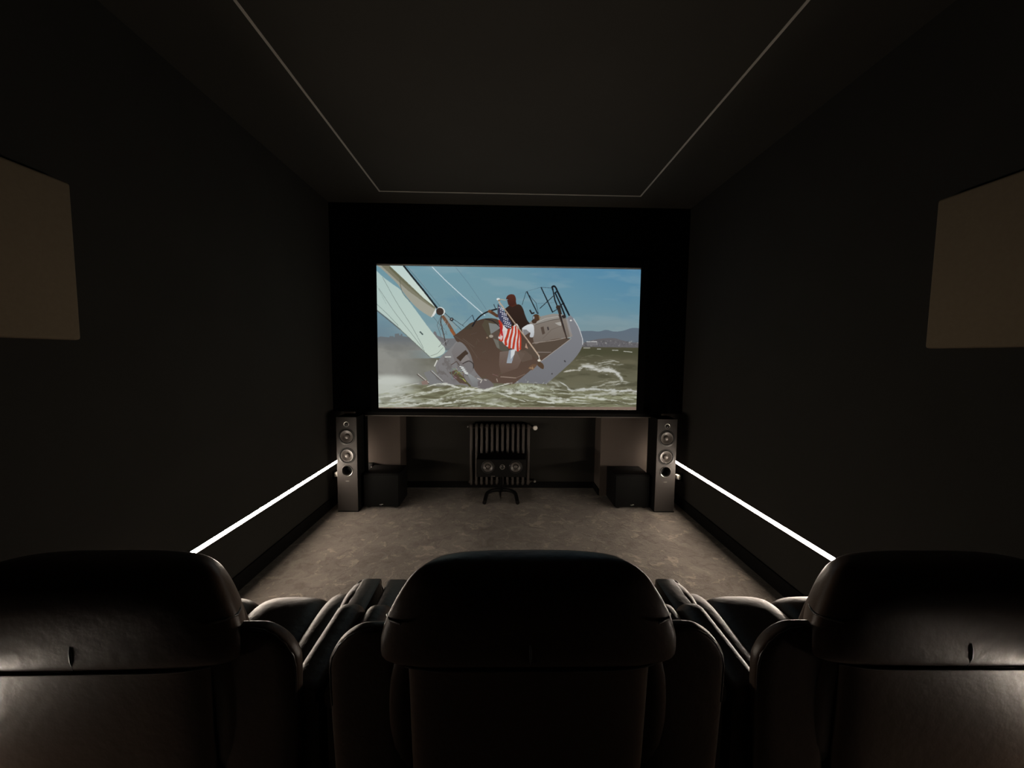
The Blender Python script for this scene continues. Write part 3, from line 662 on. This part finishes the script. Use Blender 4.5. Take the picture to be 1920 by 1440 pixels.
def tower_speaker(label, cx):
    W, Hh, D = 0.196, 0.948, 0.250
    t = thing('tower_speaker', label, 'speaker', (cx, 3.735, 0), 0, 'tower speakers beside the screen')
    h = W / 2
    bm = bmesh.new()
    box(bm, -h, -h + 0.016, 0.014, D, 0.012, Hh); box(bm, h - 0.016, h, 0.014, D, 0.012, Hh)
    box(bm, -h + 0.016, h - 0.016, 0.014, D, Hh - 0.016, Hh); box(bm, -h + 0.016, h - 0.016, 0.014, D, 0.012, 0.03)
    box(bm, -h + 0.016, h - 0.016, D - 0.016, D, 0.03, Hh - 0.016)
    obj('cabinet', bm, M['blackbox'], t)
    zt, z1, z2, zp = 0.878, 0.756, 0.566, 0.417
    bm = hole_baffle(-h, h, 0.012, Hh, 0.0, 0.016, [(0, zp, 0.052), (0, z2, 0.073), (0, z1, 0.073), (0, zt, 0.026)])
    # rounded edge strips closing the board at the sides
    box(bm, -h, -h + 0.004, 0.001, 0.016, 0.012, Hh); box(bm, h - 0.004, h, 0.001, 0.016, 0.012, Hh)
    box(bm, -h, h, 0.001, 0.016, Hh - 0.004, Hh)
    obj('baffle', bm, M['baffle'], t)
    tw = obj('tweeter', lathe([(0.0265, -0.004), (0.0265, 0.002), (0.0250, 0.0035), (0.0215, 0.003), (0.0195, -0.001)], (0, 0, zt)), M['silver'], t, True, 40)
    obj('dome', lathe([(0.020, -0.003), (0.018, -0.003), (0.013, 0.002), (0.009, 0.005), (0.002, 0.0065)], (0, 0, zt)), M['rubber'], tw, True, 60)
    driver(t, 'midrange_driver', 0, z1, 0.002, 0.073)
    driver(t, 'woofer', 0, z2, 0.002, 0.073)
    obj('bass_port', lathe([(0.056, 0.0), (0.055, 0.004), (0.052, 0.005), (0.046, -0.002), (0.042, -0.02), (0.040, -0.10), (0.002, -0.10)], (0, 0, zp)), M['rubber'], t, True, 50)
    obj('port_ring', lathe([(0.0535, 0.0035), (0.0525, 0.0058), (0.0505, 0.0050), (0.0500, 0.0035)], (0, 0, zp)), M['silver'], t, True, 50)
    for sx in (-1, 1):
        obj('grille_socket', lathe([(0.005, 0.0005), (0.0045, 0.001), (0.0035, -0.002), (0.0005, -0.003)], (sx * (h - 0.014), 0, (z1 + z2) / 2), k=14), M['rubber'], t, True, 50)
    obj('badge', bx(-0.017, 0.017, -0.002, 0.0005, 0.309, 0.316, 0.001, 1), M['silver'], t)
    obj('plinth', bx(-h - 0.002, h + 0.006, 0.0, D + 0.01, 0, 0.013, 0.003), M['blackbox'], t)
    return t
tower_speaker('tall dark tower speaker left of the screen with three round drivers', -1.531)
tower_speaker('tall dark tower speaker right of the screen with three round drivers', 1.627)

# ------------------------------------------------------------------ subwoofers
def subwoofer(label, x0, x1):
    W = x1 - x0; cx = (x0 + x1) / 2
    t = thing('subwoofer', label, 'subwoofer', (cx, 3.815, 0), 0, 'subwoofers on the carpet')
    h = W / 2
    obj('cabinet', bx(-h, h, 0.022, 0.34, 0.018, 0.355, 0.006), M['blackbox'], t, True, 35)
    obj('grille', bx(-h + 0.003, h - 0.003, 0.0, 0.021, 0.022, 0.351, 0.006), M['grille'], t, True, 35)
    bm = bmesh.new()
    tube(bm, [(-0.017, -0.002, 0.042), (-0.008, -0.002, 0.046), (0.0, -0.002, 0.043)], 0.0022, 6)
    tube(bm, [(0.0, -0.002, 0.043), (0.004, -0.002, 0.048), (0.018, -0.002, 0.047)], 0.0022, 6)
    tube(bm, [(0.0, -0.002, 0.045), (-0.003, -0.002, 0.037)], 0.0022, 6)
    obj('badge', bm, M['silver'], t)
    for sx in (-1, 1):
        for yy in (0.05, 0.30):
            obj('foot', lathe([(0.020, 0.0), (0.022, 0.004), (0.022, 0.018)], (sx * (h - 0.04), yy, 0), 'Z', 16), M['rubber'], t, True, 40)
    return t
subwoofer('black cube subwoofer next to the left tower speaker', -1.407, -1.051)
subwoofer('black cube subwoofer next to the right tower speaker', 1.150, 1.506)

# ------------------------------------------------------------------ radiator with twelve sections
RX0, PITCH, NSEC = -0.366, 0.0596, 12
rd = thing('radiator', 'tall grey column radiator on the wall under the screen', 'radiator', (RX0, 4.34, 0.0))
def rad_section():
    bm = bmesh.new(); z0, z1 = 0.085, 0.755
    box(bm, -0.0135, 0.0135, -0.014, 0.004, z0 + 0.005, z1 - 0.005, 0.005, 2)
    for yy, rr in ((0.045, 0.012), (0.088, 0.012)):
        tube(bm, [(0, yy, z0 + 0.02), (0, yy, z1 - 0.02)], rr, 10)
    for z, s in ((z0, -1), (z1, 1)):      # domed headers
        pts = []
        for j in range(7):
            a = math.pi * j / 6
            pts.append((0, 0.044 - 0.044 * math.cos(a), z - s * 0.022 + s * 0.032 * math.sin(a)))
        tube(bm, pts, 0.0165, 10)
        tube(bm, [(-PITCH / 2, 0.044, z - s * 0.012), (PITCH / 2, 0.044, z - s * 0.012)], 0.019, 10)
    return bm
sec = obj('radiator_section', rad_section(), M['rad'], rd, True, 60)
for i in range(1, NSEC):
    c = sec.copy(); C.objects.link(c); c.parent = rd; c.location = (i * PITCH, 0, 0)
vx = (NSEC - 1) * PITCH
vk = obj('valve_knob', lathe([(0.010, -0.02), (0.024, -0.012), (0.027, 0.0), (0.027, 0.018), (0.023, 0.026), (0.015, 0.030), (0.001, 0.031)], (vx + 0.076, 0.04, 0.735)), M['white'], rd, True, 50)
obj('valve_body', tube(bmesh.new(), [(vx + 0.03, 0.044, 0.740), (vx + 0.076, 0.044, 0.737), (vx + 0.076, 0.10, 0.735)], 0.010, 10), M['rad'], rd, True, 50)
lv = obj('lockshield_valve', tube(bmesh.new(), [(vx + 0.03, 0.044, 0.100), (vx + 0.076, 0.044, 0.105), (vx + 0.076, 0.10, 0.105)], 0.010, 10), M['rad'], rd, True, 50)
obj('cap', lathe([(0.013, -0.01), (0.014, 0.012), (0.011, 0.016), (0.007, 0.013), (0.001, 0.012)], (vx + 0.080, 0.03, 0.108), k=16), M['silver'], lv, True, 50)
obj('air_vent', lathe([(0.008, -0.03), (0.008, 0.006), (0.005, 0.01), (0.001, 0.01)], (-0.042, 0.03, 0.742), k=12), M['silver'], rd, True, 50)
obj('wall_bracket', bx(vx * 0.25 - 0.012, vx * 0.25 + 0.012, 0.08, 0.119, 0.66, 0.70, 0.003), M['rad'], rd)
obj('wall_bracket', bx(vx * 0.75 - 0.012, vx * 0.75 + 0.012, 0.08, 0.119, 0.66, 0.70, 0.003), M['rad'], rd)

# ------------------------------------------------------------------ centre speaker on its stand
st = thing('speaker_stand', 'black stand with a U-shaped tube foot on the carpet', 'stand', (-0.018, 3.93, 0))
pts = [(-0.174, 0.0, 0.022), (-0.170, 0.10, 0.022)]
for j in range(17):
    a = math.pi * j / 16
    pts.append((-0.165 * math.copysign(abs(math.cos(a)) ** 0.75, math.cos(a)), 0.18 + 0.21 * math.sin(a) ** 0.8, 0.022))
pts += [(0.170, 0.10, 0.022), (0.174, 0.0, 0.022)]
obj('foot', tube(bmesh.new(), pts, 0.021, 12), M['blackbox'], st, True, 60)
obj('column', tube(bmesh.new(), [(0, 0.385, 0.02), (0, 0.33, 0.14), (0, 0.24, 0.250)], 0.019, 12), M['blackbox'], st, True, 60)
obj('top_plate', bx(-0.10, 0.10, 0.11, 0.30, 0.262, 0.2785, 0.002), M['blackbox'], st)
ct = thing('centre_speaker', 'long black centre speaker with two woofers in front of the radiator', 'speaker', (-0.018, 3.98, 0.280))
obj('cabinet', bx(-0.262, 0.262, 0.014, 0.27, 0, 0.188, 0.004), M['blackbox'], ct)
bm = bmesh.new()
for (a, b, cx_, R) in ((-0.262, -0.062, -0.140, 0.062), (-0.062, 0.078, 0.011, 0.028), (0.078, 0.262, 0.152, 0.062)):
    sub = hole_baffle(a, b, 0.0, 0.188, 0.0, 0.014, [(cx_ if abs(cx_) < .1 else (-0.142 if cx_ < 0 else 0.152), 0.108, R)])
    me_ = bpy.data.meshes.new('tmp'); sub.to_mesh(me_); sub.free(); bm.from_mesh(me_); bpy.data.meshes.remove(me_)
obj('baffle', bm, M['blackbox'], ct)
for x_ in (-0.142, 0.152): driver(ct, 'woofer', x_, 0.108, 0.002, 0.062)
tw = obj('tweeter', lathe([(0.0265, -0.004), (0.0265, 0.002), (0.0250, 0.0035), (0.0215, 0.003), (0.0195, -0.001)], (0.011, 0, 0.108)), M['silver'], ct, True, 40)
obj('dome', lathe([(0.020, -0.003), (0.018, -0.003), (0.013, 0.002), (0.009, 0.005), (0.002, 0.0065)], (0.011, 0, 0.108)), M['rubber'], tw, True, 60)
obj('badge', bx(-0.107, -0.067, -0.002, 0.0005, 0.006, 0.011, 0.001, 1), M['silver'], ct)

# ------------------------------------------------------------------ plugs in the wall
def wall_socket(label, x, s, y, z):
    t = thing('wall_socket', label, 'socket', (x, y, z), 0, 'sockets with white plugs')
    X = lambda a, b: sorted((s * a, s * b))
    obj('cover_plate', bx(*X(0, 0.010), -0.04, 0.06, -0.04, 0.04, 0.003), M['skirt'], t)
    obj('plug', bx(*X(0.010, 0.052), -0.03, 0.03, -0.022, 0.022, 0.006), M['white'], t, True, 40)
    obj('cable', tube(bmesh.new(), [(s * 0.05, 0.01, 0), (s * 0.066, 0.014, -0.004), (s * 0.074, 0.018, -0.03), (s * 0.062, 0.022, -0.12), (s * 0.03, 0.03, -0.30)], 0.0045, 8), M['rubber'], t, True, 60)
wall_socket('white plug in the wall socket beside the left tower speaker', XL, 1, 3.92, 0.325)
wall_socket('white plug in the wall socket beside the right tower speaker', XR, -1, 3.90, 0.316)
pa = thing('power_adapter', 'small black adapter plugged in above the left subwoofer', 'adapter', (-1.455, 4.20, 0.31))
obj('case', bx(-0.03, 0.03, -0.05, 0.0, -0.06, 0.062, 0.005), M['rubber'], pa, True, 40)
obj('indicator', lathe([(0.004, 0.050), (0.004, 0.052), (0.001, 0.0525)], (0.016, 0, 0.022), k=10), M['white'], pa)
bm = bmesh.new(); a_ = [bm.verts.new(p) for p in ((0.006, -0.052, -0.018), (0.026, -0.052, -0.020), (0.010, -0.052, -0.040))]
b_ = [bm.verts.new((p.co.x, -0.050, p.co.z)) for p in a_]
bm.faces.new(a_); bm.faces.new(b_[::-1])
for i in range(3): bm.faces.new((a_[i], a_[(i+1) % 3], b_[(i+1) % 3], b_[i]))
bmesh.ops.recalc_face_normals(bm, faces=bm.faces[:])
obj('mark', bm, M['alu'], pa)

# ------------------------------------------------------------------ recliners
def recliner(name):
    t = thing(name, '', 'recliner', (0, 0, 0), 0, 'recliners in the seat row')
    L = M['leather']
    P = lambda n, bm, mt=L, par=None, ang=60: obj(n, bm, mt, par or t, True, ang)
    P('base', bx(-0.50, 0.50, 0.06, 0.70, 0.0, 0.30, 0.02), M['blackbox'], None, 40)
    # lower back panel
    P('back_panel', loft([(0.06, 0, 0.086, 0.29, 0.030, 5), (0.09, 0, 0.081, 0.305, 0.045, 5), (0.25, 0, 0.066, 0.312, 0.052, 6),
        (0.50, 0, 0.051, 0.318, 0.054, 6), (0.70, 0, 0.044, 0.322, 0.054, 6), (0.775, 0, 0.042, 0.324, 0.056, 6), (0.795, 0, 0.046, 0.320, 0.050, 6)], k=48))
    # upper back hood with rounded shoulders
    bk = P('backrest', loft([(0.742, 0, 0.063, 0.30, 0.060, 4), (0.748, 0, 0.063, 0.375, 0.074, 4), (0.765, 0, 0.063, 0.402, 0.082, 4), (0.81, 0, 0.066, 0.404, 0.086, 4),
        (0.86, 0, 0.070, 0.390, 0.086, 4), (0.902, 0, 0.073, 0.370, 0.083, 4), (0.933, 0, 0.076, 0.352, 0.078, 3.8), (0.958, 0, 0.078, 0.335, 0.071, 3.6), (0.976, 0, 0.080, 0.315, 0.062, 3.4),
        (0.989, 0, 0.082, 0.290, 0.052, 3.2), (0.997, 0, 0.083, 0.255, 0.041, 3), (1.0025, 0, 0.084, 0.20, 0.029, 3), (1.005, 0, 0.085, 0.11, 0.014, 3)], k=64, taper=0.24))
    P('piping', tube(bmesh.new(), [(x_, -0.0165 + 0.02 * (abs(x_) / 0.33) ** 6, 0.744) for x_ in [-0.33 + 0.03 * i for i in range(23)]], 0.0035, 8), M['piping'], bk)
    P('seam', tube(bmesh.new(), [(0, -0.014, 0.752), (0.001, -0.0195, 0.78), (0.0, -0.0195, 0.805), (-0.001, -0.0165, 0.828)], [0.002, 0.0035, 0.0035, 0.001], 8), M['rubber'], bk)
    for s in (-1, 1):
        # wing bolster beside the back
        wg = P('wing', loft([(0.42, s * 0.340, 0.075, 0.035, 0.04, 2.6), (0.46, s * 0.345, 0.072, 0.045, 0.052, 2.6), (0.58, s * 0.350, 0.070, 0.048, 0.058, 2.6), (0.70, s * 0.342, 0.070, 0.047, 0.060, 2.6),
            (0.80, s * 0.312, 0.074, 0.045, 0.062, 2.6), (0.86, s * 0.290, 0.078, 0.042, 0.058, 2.5), (0.90, s * 0.276, 0.082, 0.032, 0.045, 2.4), (0.915, s * 0.27, 0.085, 0.012, 0.02, 2.2)]))
        P('piping', tube(bmesh.new(), [(s * 0.335, -0.008, 0.868), (s * 0.368, 0.008, 0.868), (s * 0.381, 0.030, 0.866), (s * 0.372, 0.055, 0.862), (s * 0.352, 0.085, 0.856)], 0.0035, 8), M['piping'], wg)
        # rear end of the arm
        ab = P('arm_back', loft([(0.05, s * 0.420, 0.040, 0.085, 0.018, 4), (0.08, s * 0.420, 0.040, 0.092, 0.022, 4), (0.30, s * 0.426, 0.040, 0.096, 0.024, 4), (0.60, s * 0.434, 0.040, 0.101, 0.025, 4),
            (0.72, s * 0.436, 0.040, 0.102, 0.025, 4), (0.755, s * 0.434, 0.040, 0.098, 0.025, 4), (0.788, s * 0.426, 0.040, 0.087, 0.024, 4), (0.812, s * 0.416, 0.040, 0.072, 0.022, 4),
            (0.828, s * 0.406, 0.040, 0.052, 0.018, 4), (0.834, s * 0.400, 0.040, 0.025, 0.008, 3)], k=40))
        pp = [(0.62, 0.534), (0.68, 0.537), (0.725, 0.537), (0.755, 0.531), (0.788, 0.512), (0.812, 0.487), (0.828, 0.457), (0.834, 0.42)]
        P('piping', tube(bmesh.new(), [(s * (x_ - 0.005), 0.024, z_ - 0.003) for z_, x_ in pp], 0.0035, 8), M['piping'], ab)
        # armrest: long rounded pad on an upright side
        ar = P('armrest', loft([(0.055, s * 0.526, 0.605, 0.040, 0.03, 3), (0.08, s * 0.526, 0.600, 0.047, 0.040, 2.6), (0.20, s * 0.526, 0.596, 0.048, 0.045, 2.6), (0.32, s * 0.527, 0.596, 0.048, 0.045, 2.6),
            (0.40, s * 0.527, 0.594, 0.048, 0.045, 2.6), (0.43, s * 0.527, 0.582, 0.047, 0.040, 2.6), (0.445, s * 0.527, 0.565, 0.043, 0.03, 2.6)], 'Y'))
        P('side_panel', bx(*sorted((s * 0.484, s * 0.570)), 0.068, 0.66, 0.03, 0.590, 0.012), L, None, 40)
        P('piping', tube(bmesh.new(), [(s * (0.4835), y_, 0.616) for y_ in [0.06 + 0.03 * i for i in range(13)]], 0.003, 8), M['piping'], ar)
        # arm front knuckle
        af = P('arm_front', loft([(0.44, s * 0.520, 0.47, 0.050, 0.07, 2.8), (0.48, s * 0.506, 0.485, 0.062, 0.092, 3), (0.56, s * 0.502, 0.488, 0.070, 0.100, 3), (0.64, s * 0.502, 0.478, 0.070, 0.100, 3),
            (0.69, s * 0.506, 0.46, 0.062, 0.09, 3), (0.715, s * 0.518, 0.44, 0.045, 0.06, 2.6)], 'Y'))
        for yy, rr in ((0.495, 1.0), (0.66, 0.97)):
            P('piping', tube(bmesh.new(), [(s * 0.510 + a, yy, 0.486 + b) for a, b in sup(0.066 * rr, 0.097 * rr, 3, 28)[:15]], 0.003, 6), M['piping'], af)
        # seat cushion half and its outer bolster
        P('seat_cushion', loft([(0.16, s * 0.165, 0.40, 0.13, 0.05, 3), (0.19, s * 0.163, 0.40, 0.155, 0.068, 3.2), (0.35, s * 0.162, 0.40, 0.160, 0.072, 3.2), (0.55, s * 0.162, 0.405, 0.160, 0.078, 3.2),
            (0.66, s * 0.162, 0.40, 0.160, 0.082, 3), (0.72, s * 0.162, 0.385, 0.157, 0.080, 3), (0.76, s * 0.163, 0.36, 0.148, 0.066, 2.8), (0.785, s * 0.165, 0.335, 0.120, 0.035, 2.6)], 'Y', 40))
        P('seat_bolster', loft([(0.18, s * 0.385, 0.42, 0.05, 0.05, 2.6), (0.21, s * 0.385, 0.42, 0.070, 0.075, 2.6), (0.45, s * 0.382, 0.42, 0.072, 0.082, 2.6), (0.62, s * 0.380, 0.415, 0.072, 0.085, 2.6),
            (0.72, s * 0.380, 0.40, 0.068, 0.078, 2.6), (0.76, s * 0.382, 0.375, 0.055, 0.055, 2.6), (0.775, s * 0.385, 0.36, 0.03, 0.03, 2.4)], 'Y'))
    P('inner_back', pillow(0, 0.15, 0.68, 0.27, 0.08, 0.28, 3.5, 3.5))
    P('legrest', bx(-0.44, 0.44, 0.70, 0.77, 0.05, 0.33, 0.02), L, None, 40)
    return t
CY0 = 0.955
rc = recliner('recliner')
rc.location = (0.075, CY0, 0); rc['label'] = 'black leather recliner in the middle of the row, seen from behind'
rl_ = copy_tree(rc); rl_.location = (-1.084, CY0, 0); rl_.rotation_euler.z = math.radians(0.6); rl_['label'] = 'black leather recliner at the left end of the row, next to the left wall'
rr_ = copy_tree(rc); rr_.location = (1.236, CY0 - 0.005, 0); rr_.rotation_euler.z = math.radians(-0.5); rr_['label'] = 'black leather recliner at the right end of the row, next to the right wall'
